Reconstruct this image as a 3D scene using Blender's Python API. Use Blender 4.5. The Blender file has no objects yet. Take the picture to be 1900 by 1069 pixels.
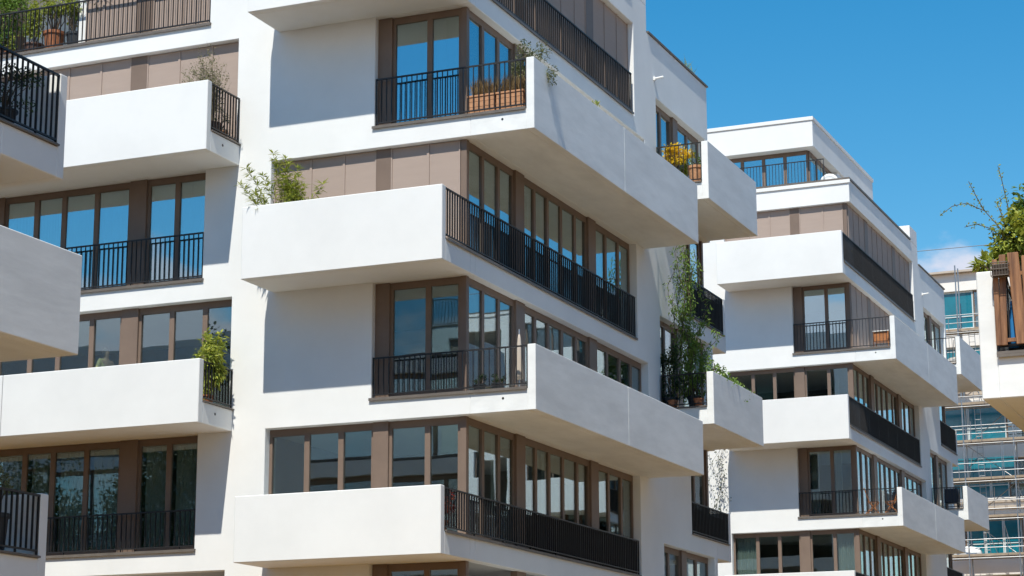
import bpy, math, random
from mathutils import Vector, Matrix
R = math.radians
random.seed(7)
C = bpy.context.scene.collection
S = bpy.context.scene

# ------------------------------------------------------------------ camera
cd = bpy.data.cameras.new("camera"); cam = bpy.data.objects.new("camera", cd); C.objects.link(cam)
yaw, pit, rol = R(-23.058), R(12.729), R(-0.18)
fw = Vector((math.sin(yaw)*math.cos(pit), math.cos(yaw)*math.cos(pit), math.sin(pit)))
rt = Vector((math.cos(yaw), -math.sin(yaw), 0)); up = rt.cross(fw)
r2 = rt*math.cos(rol)+up*math.sin(rol); u2 = up*math.cos(rol)-rt*math.sin(rol)
M = Matrix((r2, u2, -fw)).transposed().to_4x4(); M.translation = Vector((17.664, -39.267, -4.052))
cam.matrix_world = M
cd.sensor_width = 36; cd.lens = 3904.089*36/1900; cd.clip_start = .5; cd.clip_end = 6000
S.camera = cam

# ------------------------------------------------------------------ world, sun, exposure
SUN_DIR = Vector((-.205, 1.42, -2.23)).normalized()
el = math.asin(-SUN_DIR.z); rot = math.atan2(-SUN_DIR.x, -SUN_DIR.y)
w = bpy.data.worlds.new("World"); S.world = w; w.use_nodes = True
nt = w.node_tree; nt.nodes.clear()
def N(t, **k):
    n = nt.nodes.new(t)
    for a, b in k.items(): setattr(n, a, b)
    return n
def lk(a, b): nt.links.new(a, b)
out = N('ShaderNodeOutputWorld'); bg = N('ShaderNodeBackground'); bg.inputs[1].default_value = .126
sky = N('ShaderNodeTexSky', sky_type='NISHITA', sun_disc=False, sun_elevation=el, sun_rotation=rot,
        altitude=0, air_density=1.25, dust_density=.15, ozone_density=2.6)
hs = N('ShaderNodeHueSaturation'); hs.inputs['Saturation'].default_value = 1.5; hs.inputs['Hue'].default_value = .4925; hs.inputs['Value'].default_value = 1.0
lk(sky.outputs[0], hs.inputs['Color'])
tc = N('ShaderNodeTexCoord'); sx = N('ShaderNodeSeparateXYZ'); lk(tc.outputs['Generated'], sx.inputs[0])
mp = N('ShaderNodeMapping'); mp.inputs['Scale'].default_value = (1, 1, 1.7); mp.inputs['Location'].default_value = (.62, .3, .1)
lk(tc.outputs['Generated'], mp.inputs[0])
nz = N('ShaderNodeTexNoise'); nz.inputs['Scale'].default_value = 9; nz.inputs['Detail'].default_value = 7; nz.inputs['Roughness'].default_value = .55
lk(mp.outputs[0], nz.inputs['Vector'])
# low cloud bank: noise minus elevation
e1 = N('ShaderNodeMapRange'); e1.inputs[1].default_value = .195; e1.inputs[2].default_value = .298; e1.inputs[3].default_value = .10; e1.inputs[4].default_value = -.34
lk(sx.outputs[2], e1.inputs[0])
ad = N('ShaderNodeMath', operation='ADD'); lk(nz.outputs[0], ad.inputs[0]); lk(e1.outputs[0], ad.inputs[1])
cr = N('ShaderNodeMapRange', interpolation_type='SMOOTHSTEP'); cr.inputs[1].default_value = .47; cr.inputs[2].default_value = .6
lk(ad.outputs[0], cr.inputs[0])
nz2 = N('ShaderNodeTexNoise'); nz2.inputs['Scale'].default_value = 22; nz2.inputs['Detail'].default_value = 4
lk(mp.outputs[0], nz2.inputs['Vector'])
cc = N('ShaderNodeValToRGB'); cc.color_ramp.elements[0].color = (4.6, 4.8, 5.9, 1); cc.color_ramp.elements[1].color = (6.8, 6.8, 7.3, 1)
lk(nz2.outputs[0], cc.inputs[0])
cf = N('ShaderNodeMath', operation='MULTIPLY'); cf.inputs[1].default_value = .93; lk(cr.outputs[0], cf.inputs[0])
mx = N('ShaderNodeMix', data_type='RGBA'); lk(cf.outputs[0], mx.inputs['Factor']); lk(hs.outputs[0], mx.inputs['A']); lk(cc.outputs[0], mx.inputs['B'])
lk(mx.outputs['Result'], bg.inputs[0]); lk(bg.outputs[0], out.inputs[0])

sd = bpy.data.lights.new("sun", 'SUN'); sd.energy = 5.0; sd.angle = R(.53); sd.color = (1, .96, .86)
so = bpy.data.objects.new("sun", sd); C.objects.link(so)
so.rotation_euler = SUN_DIR.to_track_quat('-Z', 'Y').to_euler(); so.location = (0, -40, 60)
S.view_settings.view_transform = 'Standard'; S.view_settings.look = 'None'
S.view_settings.exposure = 0.12; S.view_settings.gamma = 1.0
S.cycles.max_bounces = 8; S.cycles.diffuse_bounces = 4; S.cycles.glossy_bounces = 4; S.cycles.transparent_max_bounces = 12

# ------------------------------------------------------------------ materials
MT = {}
def mat(name, col, rough=.7, noise=0, nscale=3, bump=0, bscale=40, metal=0, spec=.5, col2=None, isl=0, trans=0, stretch=None):
    m = bpy.data.materials.new(name); m.use_nodes = True; t = m.node_tree
    b = t.nodes['Principled BSDF']; b.inputs['Roughness'].default_value = rough; b.inputs['Metallic'].default_value = metal
    b.inputs['Specular IOR Level'].default_value = spec
    c4 = (*col, 1); b.inputs['Base Color'].default_value = c4
    tcn = t.nodes.new('ShaderNodeTexCoord'); src = tcn.outputs['Object']
    if stretch:
        mpn = t.nodes.new('ShaderNodeMapping'); mpn.inputs['Scale'].default_value = stretch
        t.links.new(src, mpn.inputs[0]); src = mpn.outputs[0]
    colout = None
    if noise or isl:
        mixn = t.nodes.new('ShaderNodeMix'); mixn.data_type = 'RGBA'
        mixn.inputs['A'].default_value = c4
        c2 = col2 or tuple(max(0, x*(1-noise)) for x in col)
        mixn.inputs['B'].default_value = (*c2, 1)
        if isl:
            g = t.nodes.new('ShaderNodeNewGeometry'); t.links.new(g.outputs['Random Per Island'], mixn.inputs['Factor'])
        else:
            n = t.nodes.new('ShaderNodeTexNoise'); n.inputs['Scale'].default_value = nscale; n.inputs['Detail'].default_value = 6; n.inputs['Roughness'].default_value = .62
            r = t.nodes.new('ShaderNodeMapRange'); r.inputs[1].default_value = .36; r.inputs[2].default_value = .68
            t.links.new(src, n.inputs['Vector']); t.links.new(n.outputs[0], r.inputs[0]); t.links.new(r.outputs[0], mixn.inputs['Factor'])
        t.links.new(mixn.outputs['Result'], b.inputs['Base Color']); colout = mixn.outputs['Result']
    if bump:
        n2 = t.nodes.new('ShaderNodeTexNoise'); n2.inputs['Scale'].default_value = bscale; n2.inputs['Detail'].default_value = 5
        bn = t.nodes.new('ShaderNodeBump'); bn.inputs['Strength'].default_value = bump; bn.inputs['Distance'].default_value = .02
        t.links.new(src, n2.inputs['Vector']); t.links.new(n2.outputs[0], bn.inputs['Height']); t.links.new(bn.outputs[0], b.inputs['Normal'])
    if trans:
        tl = t.nodes.new('ShaderNodeBsdfTranslucent'); ms = t.nodes.new('ShaderNodeMixShader'); ms.inputs[0].default_value = trans
        if colout: t.links.new(colout, tl.inputs[0])
        else: tl.inputs[0].default_value = c4
        t.links.new(b.outputs[0], ms.inputs[1]); t.links.new(tl.outputs[0], ms.inputs[2])
        t.links.new(ms.outputs[0], t.nodes['Material Output'].inputs[0])
    MT[name] = m; return m
mat('plaster', (.825, .825, .81), .9, .07, .55, .12, 60, spec=.2)
mat('concrete', (.84, .85, .84), .9, .13, 1.6, .16, 4, spec=.2, stretch=(1, .4, 1.6))
mat('bronze', (.21, .15, .115), .5, .12, 2, spec=.3)
mat('bronze_dark', (.062, .048, .042), .45, .1, 3, spec=.45)
mat('rail', (.02, .018, .018), .45, .15, 8, spec=.5)
mat('sill', (.17, .145, .125), .5, .25, 5, spec=.4)
mat('blind', (.41, .32, .27), .75, .05, 1.2, .3, 90, spec=.2, stretch=(1, 1, 6))
mat('blind_slate', (.40, .34, .32), .6, .05, 1.2, spec=.3)
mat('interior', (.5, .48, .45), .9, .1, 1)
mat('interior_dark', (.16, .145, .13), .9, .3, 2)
mat('curtain', (.66, .68, .66), .9, .08, 6, trans=.35)
mat('soil', (.05, .035, .025), .95, .3, 20)
mat('terracotta', (.42, .17, .085), .85, .25, 9, .2, 30, spec=.2)
mat('terracotta_pale', (.55, .29, .16), .85, .3, 12, .2, 30, spec=.2)
mat('pot_brown', (.13, .07, .05), .7, .3, 12)
mat('pot_dark', (.03, .035, .04), .5, .2, 12)
mat('bark', (.12, .085, .055), .9, .35, 25, .4, 60)
mat('stem_pale', (.27, .22, .15), .8, .2, 20)
mat('leaf_green', (.10, .19, .035), .5, col2=(.24, .35, .06), isl=1, trans=.3, spec=.4)
mat('leaf_yellowgreen', (.20, .27, .045), .5, col2=(.46, .48, .08), isl=1, trans=.35, spec=.35)
mat('leaf_dark', (.02, .042, .014), .55, col2=(.045, .08, .02), isl=1, trans=.2, spec=.35)
mat('leaf_dry', (.30, .27, .16), .8, col2=(.16, .17, .08), isl=1, trans=.25, spec=.2)
mat('grass_dry', (.33, .22, .11), .8, col2=(.18, .13, .06), isl=1, trans=.2, spec=.2)
mat('leaf_olive', (.24, .24, .12), .7, col2=(.12, .15, .06), isl=1, trans=.25, spec=.3)
mat('flower_yellow', (.90, .72, .04), .7, col2=(.85, .55, .03), isl=1, trans=.3)
mat('flower_red', (.30, .035, .025), .7, col2=(.18, .05, .02), isl=1, trans=.3)
mat('wood', (.34, .165, .075), .6, .45, 2.5, .25, 10, col2=(.13, .055, .025), stretch=(9, 9, .7))
mat('wood_orange', (.42, .16, .05), .6, .3, 8)
mat('white_paint', (.78, .78, .76), .5, .06, 6)
mat('steel', (.40, .41, .42), .4, .15, 6, metal=.85)
mat('deck', (.40, .31, .22), .85, .3, 3)
mat('blue_cloth', (.02, .22, .55), .8, .15, 6, trans=.2)
mat('skin', (.50, .30, .21), .55, .05, 10)
mat('hair', (.05, .03, .02), .6)
mat('yellow_shirt', (.62, .52, .24), .85, .1, 12)
mat('band_white', (.86, .82, .77), .85, .08, .8)
mat('band_beige', (.55, .47, .39), .85, .25, .7)
mat('netting', (.5, .47, .43), .9, .5, 4)
mat('teal_frame', (.6, .66, .66), .4)
mat('paving', (.30, .155, .035), .9, .25, .6, .2, 6)
mat('lawn', (.09, .12, .035), .95, .4, .5)
mat('cable', (.22, .23, .25), .6)
mat('pane_teal', (.008, .20, .27), .12, .35, .7, spec=.8)
mat('screen_cloth', (.018, .018, .02), .8)
mat('plastic_dark', (.03, .04, .06), .45)
mat('red_paint', (.5, .03, .04), .5)

def glass(name, tint, fac, gl=(1, 1, 1), r0=.2, wob=.012):
    m = bpy.data.materials.new(name); m.use_nodes = True; t = m.node_tree; t.nodes.clear()
    o = t.nodes.new('ShaderNodeOutputMaterial'); ms = t.nodes.new('ShaderNodeMixShader')
    tr = t.nodes.new('ShaderNodeBsdfTransparent'); tr.inputs[0].default_value = (*tint, 1)
    g = t.nodes.new('ShaderNodeBsdfGlossy'); g.inputs['Roughness'].default_value = .0; g.inputs[0].default_value = (*gl, 1)
    lw = t.nodes.new('ShaderNodeLayerWeight'); lw.inputs[0].default_value = .28
    mr = t.nodes.new('ShaderNodeMapRange'); mr.inputs[3].default_value = r0; mr.inputs[4].default_value = fac
    lw.inputs[0].default_value = .5; pw = t.nodes.new('ShaderNodeMath'); pw.operation = 'POWER'; pw.inputs[1].default_value = 4
    t.links.new(lw.outputs['Facing'], pw.inputs[0]); t.links.new(pw.outputs[0], mr.inputs[0]); t.links.new(mr.outputs[0], ms.inputs[0])
    tcn = t.nodes.new('ShaderNodeTexCoord'); n = t.nodes.new('ShaderNodeTexNoise'); n.inputs['Scale'].default_value = .9; n.inputs['Detail'].default_value = 1
    b = t.nodes.new('ShaderNodeBump'); b.inputs['Strength'].default_value = 1; b.inputs['Distance'].default_value = wob
    t.links.new(tcn.outputs['Object'], n.inputs['Vector']); t.links.new(n.outputs[0], b.inputs['Height']); t.links.new(b.outputs[0], g.inputs['Normal'])
    t.links.new(tr.outputs[0], ms.inputs[1]); t.links.new(g.outputs[0], ms.inputs[2]); t.links.new(ms.outputs[0], o.inputs[0])
    MT[name] = m; return m
glass('glass_coated', (.55, .68, .68), 1.0, (.80, .95, 1.0), r0=.44, wob=.0015)
glass('glass', (.80, .87, .85), 1.0, (.80, .92, .98), r0=.18, wob=.0015)
glass('glass_teal', (.16, .42, .46), .9, (.5, .85, .95), r0=.22, wob=.003)

# ------------------------------------------------------------------ mesh collecting
class MB:
    def __init__(s): s.v = []; s.f = []
    def box(s, x0, x1, y0, y1, z0, z1):
        x0, x1 = sorted((x0, x1)); y0, y1 = sorted((y0, y1)); z0, z1 = sorted((z0, z1))
        n = len(s.v)
        s.v += [(x0,y0,z0),(x1,y0,z0),(x1,y1,z0),(x0,y1,z0),(x0,y0,z1),(x1,y0,z1),(x1,y1,z1),(x0,y1,z1)]
        s.f += [tuple(n+i for i in q) for q in ((0,3,2,1),(4,5,6,7),(0,1,5,4),(1,2,6,5),(2,3,7,6),(3,0,4,7))]
    def fb(s, f, u0, u1, d0, d1, z0, z1):       # box in a facade frame
        a = f(u0, d0, z0); b = f(u1, d1, z1); s.box(a[0], b[0], a[1], b[1], a[2], b[2])
    def tube(s, pts, rad, n=6, cap=True):
        pts = [Vector(p) for p in pts]
        rs = rad if isinstance(rad, (list, tuple)) else [rad]*len(pts)
        base = len(s.v)
        for i, p in enumerate(pts):
            d = (pts[min(i+1, len(pts)-1)]-pts[max(i-1, 0)])
            d = d.normalized() if d.length > 1e-9 else Vector((0, 0, 1))
            a = d.cross(Vector((0, 0, 1)) if abs(d.z) < .9 else Vector((1, 0, 0))).normalized(); b = d.cross(a)
            for k in range(n):
                t = 2*math.pi*k/n; q = p+(a*math.cos(t)+b*math.sin(t))*rs[i]; s.v.append(tuple(q))
        for i in range(len(pts)-1):
            for k in range(n):
                s.f.append((base+i*n+k, base+i*n+(k+1) % n, base+(i+1)*n+(k+1) % n, base+(i+1)*n+k))
        if cap:
            s.f.append(tuple(base+k for k in range(n))[::-1]); e = base+(len(pts)-1)*n
            s.f.append(tuple(e+k for k in range(n)))
    def lathe(s, prof, cx, cy, n=20):
        base = len(s.v)
        for r, z in prof:
            for k in range(n):
                t = 2*math.pi*k/n; s.v.append((cx+r*math.cos(t), cy+r*math.sin(t), z))
        for i in range(len(prof)-1):
            for k in range(n):
                s.f.append((base+i*n+k, base+i*n+(k+1) % n, base+(i+1)*n+(k+1) % n, base+(i+1)*n+k))
        s.f.append(tuple(base+k for k in range(n))[::-1]); e = base+(len(prof)-1)*n
        s.f.append(tuple(e+k for k in range(n)))
    def leaf(s, p, d, L, W, nrm, cup=.15):
        d = d.normalized(); sd_ = d.cross(nrm)
        if sd_.length < 1e-4: sd_ = d.cross(Vector((1, .3, .2)))
        sd_.normalize(); nn = sd_.cross(d)
        n = len(s.v); m_ = p+d*L*.45-nn*L*.02
        s.v += [tuple(p), tuple(m_+sd_*W*.5+nn*W*cup), tuple(p+d*L-nn*L*.08), tuple(m_-sd_*W*.5+nn*W*cup)]
        s.f += [(n, n+1, n+2), (n, n+2, n+3)]
    def wall(s, f, th, us, zs, holes, keep=None):
        """a panel in frame f with its face at depth 0, thickness th, cut by holes"""
        U = sorted(set([us[0], us[1]]+[h for q in holes for h in q[:2] if us[0] < h < us[1]]))
        Z = sorted(set([zs[0], zs[1]]+[h for q in holes for h in q[2:] if zs[0] < h < zs[1]]))
        def solid(i, j):
            if i < 0 or j < 0 or i >= len(U)-1 or j >= len(Z)-1: return False
            u = (U[i]+U[i+1])/2; z = (Z[j]+Z[j+1])/2
            return not any(a < u < b and c < z < d for a, b, c, d in holes)
        idx = {}
        def V(i, j, k):
            if (i, j, k) not in idx:
                idx[(i, j, k)] = len(s.v); s.v.append(f(U[i], th*k, Z[j]))
            return idx[(i, j, k)]
        for i in range(len(U)-1):
            for j in range(len(Z)-1):
                if not solid(i, j): continue
                s.f.append((V(i,j,0), V(i+1,j,0), V(i+1,j+1,0), V(i,j+1,0)))
                s.f.append((V(i,j,1), V(i,j+1,1), V(i+1,j+1,1), V(i+1,j,1)))
                if not solid(i-1, j): s.f.append((V(i,j,0), V(i,j+1,0), V(i,j+1,1), V(i,j,1)))
                if not solid(i+1, j): s.f.append((V(i+1,j,0), V(i+1,j,1), V(i+1,j+1,1), V(i+1,j+1,0)))
                if not solid(i, j-1): s.f.append((V(i,j,0), V(i,j,1), V(i+1,j,1), V(i+1,j,0)))
                if not solid(i, j+1): s.f.append((V(i,j+1,0), V(i+1,j+1,0), V(i+1,j+1,1), V(i,j+1,1)))
    def build(s, name, material, parent=None, bevel=0, smooth=False, recalc=True):
        me = bpy.data.meshes.new(name); me.from_pydata(s.v, [], s.f)
        if recalc:
            import bmesh
            bm = bmesh.new(); bm.from_mesh(me); bmesh.ops.recalc_face_normals(bm, faces=bm.faces); bm.to_mesh(me); bm.free()
        if smooth:
            for p in me.polygons: p.use_smooth = True
        for mm in (material if isinstance(material, (list, tuple)) else [material]): me.materials.append(MT[mm])
        o = bpy.data.objects.new(name, me); C.objects.link(o)
        if parent: o.parent = parent
        if bevel:
            b = o.modifiers.new('bevel', 'BEVEL'); b.width = bevel; b.segments = 1; b.limit_method = 'ANGLE'; b.angle_limit = R(50)
        return o
def empty(name, loc, label, cat, group=None, rz=0):
    o = bpy.data.objects.new(name, None); C.objects.link(o); o.location = loc; o.rotation_euler.z = rz
    o.empty_display_size = .3; o['label'] = label; o['category'] = cat
    if group: o['group'] = group
    return o
def struct(o): o['kind'] = 'structure'; return o
def tag(o, label, cat, group=None):
    o['label'] = label; o['category'] = cat
    if group: o['group'] = group
    return o

# ------------------------------------------------------------------ ground
def sheet(name, x0, x1, y0, y1, z, m):
    q = MB(); q.v = [(x0,y0,z),(x1,y0,z),(x1,y1,z),(x0,y1,z)]; q.f = [(0,1,2,3)]
    return struct(q.build(name, m))
GZ = -5.75
sheet('ground', -3000, 3000, -3000, 3000, GZ, 'paving')
sheet('lawn', 6.5, 9, -80, 200, GZ+.004, 'lawn')

# ------------------------------------------------------------------ buildings
HH, HP_LO, HP_HI = .46, 1.375, 1.585
def building(name, loc, label, mirror=False, lv=(-1, 0, 1, 2, 3, 4), base=-8.0, state=None, detail=True, front=True,
             pent=False, far_lv=None, rear=False, left=True, group='white apartment houses in a row', XL0=-16.0, screens=(), fs_end=16.5, fm_end=17.98):
    state = state or {}
    sx = -1 if mirror else 1
    E = empty(name, loc, label, 'building', group)
    fF = lambda u, d, z: (u*sx, d, z)            # front facade (faces -Y), u = x
    fR = lambda u, d, z: (-d*sx, u, z)           # side facade (faces +X), u = y
    fB = lambda u, d, z: (u*sx, 16.7-d, z)       # rear facade
    Mlv = [k for k in lv if k % 2 == 0]; Slv = [k for k in lv if k % 2]
    FM = [7.45, 1.45, -4.55]; FS = [10.45, 4.45, -1.55]
    FM = [z for z in FM if z > base+1]; FS = [z for z in FS if z > base+1]
    # ---- walls
    top = 15.85
    holes = []
    for k in lv:
        z0, z1 = 3*k+HH, 3*k+3
        if k % 2 == 0:
            holes.append((-4.85, 1, z0, z1)); holes.append((-10.05 if k == 4 else -14.5, -6.54, z0, z1))
        else:
            holes.append((-2.30, 1, z0, z1)); holes.append((-14.5, -5.77, z0, z1))
    holes.append((-99, -10.05, 12+HH, 99))
    m = MB(); m.wall(fF, .25, (XL0, 0), (base, top), holes)
    hr = []
    for k in lv:
        z0, z1 = 3*k+HH, 3*k+3
        hr.append((0, 10.44 if k % 2 == 0 else 11.2, z0, z1))
    for z in FM: hr.append((14.5, 99, z+HH, z+3))
    for z in FS: hr.append((12.17, 16.45, z+HH, z+3))
    hr.append((11.5, 99, 15.1, 99))
    m.wall(fR, .25, (.25, 16.7), (base, top), hr)
    m.build('wall', 'plaster', E, .012)
    # rear and left walls, upper set-back wall on the left, roofs
    m = MB(); hb = []
    for z in FM: hb += [(-4.85, -.2501+0, z+HH, z+3), (-13, -6.5, z+HH, z+3)]
    for z in FS: hb += [(-2.3, -.45, z+HH, z+3), (-13, -5.8, z+HH, z+3)]
    m.wall(fB, .25, (XL0, -.25), (base, 15.1 if not far_lv else far_lv), hb)
    m.box(sx*XL0, sx*(XL0+.25), .25, 16.45, base, 12.4)
    m.build('rear_wall', 'plaster', E)
    m = MB()
    m.box(sx*-13.1, sx*-10.3, 2.0, 2.25, 12+HH, top); m.box(sx*-10.3, sx*-10.05, .25, 2.25, 12+HH, top)
    m.box(sx*-13.1, sx*-12.85, 2.25, 16.45, 12+HH, 15.1)
    m.build('terrace_wall', 'plaster', E)
    m = MB()
    for k in lv+(5,):
        if 3*k > base: m.box(sx*(XL0+.26), sx*-.26, .26, 11.45, 3*k+.02, 3*k+HH-.03)
    for z in sorted(FM+FS)+[13.45]: m.box(sx*(XL0+.26), sx*-.26, 11.46, 16.44, z+.02, z+HH-.03)
    m.box(sx*-12.8, sx*-.26, .26, 11.45, 15.5, 15.6)
    m.build('floor_slab', 'interior', E)
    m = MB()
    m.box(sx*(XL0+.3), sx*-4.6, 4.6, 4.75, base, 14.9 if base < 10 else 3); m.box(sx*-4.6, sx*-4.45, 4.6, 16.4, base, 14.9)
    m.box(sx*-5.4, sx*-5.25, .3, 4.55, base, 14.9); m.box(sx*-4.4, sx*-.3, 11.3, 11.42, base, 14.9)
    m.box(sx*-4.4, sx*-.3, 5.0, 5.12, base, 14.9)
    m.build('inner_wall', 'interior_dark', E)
    # ---- copings of the roof edges
    m = MB()
    m.fb(fF, -10.05, .04, -.04, .3, top+.001, top+.075); m.fb(fR, .31, 10.15, -.04, .3, top+.001, top+.075)
    m.fb(fR, 11.55, 16.74, -.045, .3, 15.101, 15.15)
    m.build('coping', 'sill', E)
    m = MB(); m.fb(fF, -10.05, .05, -.05, -.001, top-.14, top-.002); m.build('fascia', 'plaster', E, .01)
    m = MB(); m.box(sx*-1.5, 0, 10.2, 11.5, top+.002, 16.5); m.build('roof_upstand', 'plaster', E, .01)
    # ---- helpers
    def rail(f, u0, u1, z0, z1, d=.05, parent=E, sp=.125, name='railing', ends=True):
        q = MB(); g = .0
        q.fb(f, u0, u1, d-.022, d+.022, z1-.03, z1); q.fb(f, u0+.01, u1-.01, d-.02, d+.02, z0+.06, z0+.085)
        n = max(1, round(abs(u1-u0)/sp))
        for i in range(n+1):
            u = u0+.012+(u1-u0-.024)*i/n
            thick = .012 if i % 12 and i != n else .02
            q.fb(f, u-thick/2, u+thick/2, d-.017, d+.017, (z0+.0 if thick > .015 else z0+.086), z1-.031)
        return q.build(name, 'rail', parent)
    def sill(f, u0, u1, z, d0=-.05, d1=.2, parent=E):
        q = MB(); q.fb(f, u0, u1, d0, d1, z+.001, z+.03); q.fb(f, u0, u1, d0, d0+.012, z-.03, z)
        return q.build('sill', 'sill', parent)
    cnt = [0]
    def window(f, a, b, z0, z1, st='glass', rec=.2):
        a, b = sorted((a, b)); fwid = .062
        q = MB(); d0, d1 = rec, rec+.075
        q.fb(f, a, a+fwid, d0, d1, z0, z1); q.fb(f, b-fwid, b, d0, d1, z0, z1)
        q.fb(f, a+fwid, b-fwid, d0+.002, d1-.002, z1-.15, z1); q.fb(f, a+fwid, b-fwid, d0+.002, d1-.002, z0, z0+.09)
        w_ = q.build('window', 'bronze', E)
        g = MB(); g.fb(f, a+fwid-.01, b-fwid+.01, rec+.035, rec+.05, z0+.08, z1-.14)
        rt_ = random.Random(cnt[0]*7+3); tu, tz = rt_.uniform(-.006, .006), rt_.uniform(-.004, .004); w0 = f(0, 0, 0); w1 = f(0, 1, 0); dn = (w1[0]-w0[0], w1[1]-w0[1])
        for vi in range(8):
            v_ = g.v[vi]; ue = 1 if (vi % 4) in ((1, 2) if abs(dn[1]) > .5 else (2, 3)) else -1; ze = 1 if vi > 3 else -1
            k_ = tu*ue+tz*ze; g.v[vi] = (v_[0]+dn[0]*k_, v_[1]+dn[1]*k_, v_[2])
        g.build('pane', 'glass_coated' if z0 > 5.5 else 'glass', w_)
        cnt[0] += 1
        if st == 'blind' or st == 'slate':
            q = MB(); q.fb(f, a+.03, b-.03, rec-.035, rec-.02, z0+.04, z1-.01)
            q.fb(f, a, a+.028, rec-.055, rec-.002, z0+.02, z1-.01); q.fb(f, b-.028, b, rec-.055, rec-.002, z0+.02, z1-.01)
            q.build('blind', 'blind', w_)
        elif st in ('curtain', 'drape'):
            q = MB(); n = 36; base_ = len(q.v)
            rr = random.Random(cnt[0]); wdt = 1 if st == 'curtain' else .38
            ua, ub = a+fwid+.01, a+fwid+.01+(b-a-2*fwid-.02)*wdt
            for i in range(n+1):
                u = ua+(ub-ua)*i/n; dd = rec+.20+.035*math.sin(i*1.45+rr.random()*.8)
                q.v += [f(u, dd, z0+.1), f(u, dd, z1-.16)]
            for i in range(n): q.f.append((2*i, 2*i+2, 2*i+3, 2*i+1))
            q.build('curtain', 'curtain', w_, recalc=False)
        return w_
    def pillar(f, a, b, z0, z1, rec=.2):
        q = MB(); a, b = sorted((a, b)); q.fb(f, a+.001, b-.001, rec-.06, rec+.1, z0, z1); return q.build('pillar', 'bronze', E, .006)
    RW_M = [(.3, 1.12), (1.12, 1.97), (1.97, 2.8), 'P', (3.3, 4.05), (4.05, 4.85), (4.85, 5.7), (5.7, 6.6), (6.6, 7.35), 'P2', (7.85, 8.7), (8.7, 9.6), (9.6, 10.42)]
    HPk = lambda k: HP_HI if k >= 2 else HP_LO
    def st(k, side, i=0):
        s_ = state.get((k, side), 'glass')
        return s_[i % len(s_)] if isinstance(s_, (list, tuple)) else s_
    pat = {}
    for k in lv:
        z0, z1 = 3*k+HH+.035, 3*k+3-.004
        mlev = k % 2 == 0
        if detail:
            # corner post
            q = MB(); q.box(sx*-.305, sx*-.165, .165, .305, z0, z1); q.build('corner_post', 'bronze', E, .006)
            ws = [(-.31, -1.07), (-1.07, -1.96)]
            if mlev: ws += [(-2.32, -3.11), (-3.11, -3.93), (-3.93, -4.84)]
            for i, (a, b) in enumerate(ws): window(fF, a, b, z0, z1, st(k, 'front', i))
            pillar(fF, -1.96, -2.32 if mlev else -2.298, z0, z1)
            # side
            nR = 0
            for i, e in enumerate(RW_M):
                if e == 'P': pillar(fR, 2.8, 3.3, z0, z1)
                elif e == 'P2': pillar(fR, 7.35, 7.85, z0, z1)
                elif k >= 0: window(fR, e[0], e[1], z0, z1, st(k, 'side', i))
            if not mlev and k > 0: window(fR, 10.42, 11.19, z0, z1, st(k, 'side', 13))
            # left wing
            if left and k >= 0:
                if mlev:
                    wl = [(-6.55, -7.38), (-7.38, -8.17)]; pl = [(-8.17, -8.62)]
                else: wl = [(-5.78, -6.56), (-6.56, -7.42), (-7.42, -8.28)]; pl = [(-8.28, -8.72)]
                wl += [(pl[0][1], -9.55)]
                if k != 4: wl += [(-9.55, -10.45), (-10.45, -11.22), (-11.22, -12.1)]; pl += [(-12.1, -12.5)]; wl += [(-12.5, -13.5), (-13.5, -14.49)]
                else: wl += [(-9.55, -10.04)]
                for i, (a, b) in enumerate(wl): window(fF, a, b, z0, z1, st(k, 'left', i))
                for a, b in pl: pillar(fF, a, b, z0, z1)
        else:
            q = MB(); q.fb(fF, -.3, -4.84 if mlev else -2.29, .22, .26, z0, z1)
            q.fb(fR, .3, 10.43 if mlev else 11.19, .22, .26, z0, z1)
            q.build('window_band', 'glass', E)
            q = MB()
            for u in (-.3, -1.07, -1.96, -2.3)+((-3.11, -3.93, -4.8) if mlev else ()): q.fb(fF, u-.05, u+.05, .17, .27, z0, z1)
            for e in RW_M:
                if isinstance(e, tuple): q.fb(fR, e[0]-.05, e[0]+.05, .17, .27, z0, z1)
            q.build('window_frame', 'bronze', E)
        z = 3*k
        if mlev:
            # front balcony wrapping the corner
            q = MB()
            q.box(sx*-4.72, 0, -1.24, -.001, z, z+HH)
            q.wall(lambda u, d, zz: (u*sx, -1.42+d, zz), .18, (-4.72, 0), (z, z+HPk(k)), [])
            b_ = q.build('balcony', 'plaster', E, .012)
            sill(fR, -1.22, 10.30, z+HH, -.045, .16, b_)
            rail(fR, -1.235, 10.29, z+HH+.03, z+HPk(k)-.02, .03, b_)
            rail(lambda u, d, zz: ((-4.72+d)*sx, u, zz), -1.23, -.01, z+HH, z+HPk(k)-.02, .03, b_)
            for kk, ya, yb in screens:
                if kk == k: q = MB(); q.fb(fR, ya, yb, .055, .06, z+HH+.06, z+HPk(k)-.06); q.build('privacy_cloth', 'screen_cloth', b_)
        else:
            L1 = 11.07; seam = 5.55
            q = MB()
            q.box(sx*.001, sx*1.29, 0, seam-.006, z, z+HH); q.box(sx*.001, sx*1.29, seam+.006, L1, z, z+HH)
            g = lambda u, d, zz: ((1.47-d)*sx, u, zz)
            q.wall(g, .18, (0, seam-.006), (z, z+HPk(k)), []); q.wall(g, .18, (seam+.006, L1), (z, z+HPk(k)), [])
            q.box(sx*.25, sx*1.2, seam-.02, seam+.02, z+.05, z+HH-.05); q.box(sx*1.33, sx*1.42, seam-.02, seam+.02, z+.05, z+HPk(k)-.05)
            b_ = q.build('balcony', 'concrete', E, .01)
            q = MB(); q.box(sx*-2.34, sx*1.285, -.05, .16, z+HH+.001, z+HH+.03); q.box(sx*-2.34, sx*1.285, -.05, -.038, z+HH-.03, z+HH)
            q.build('sill', 'sill', b_)
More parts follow.
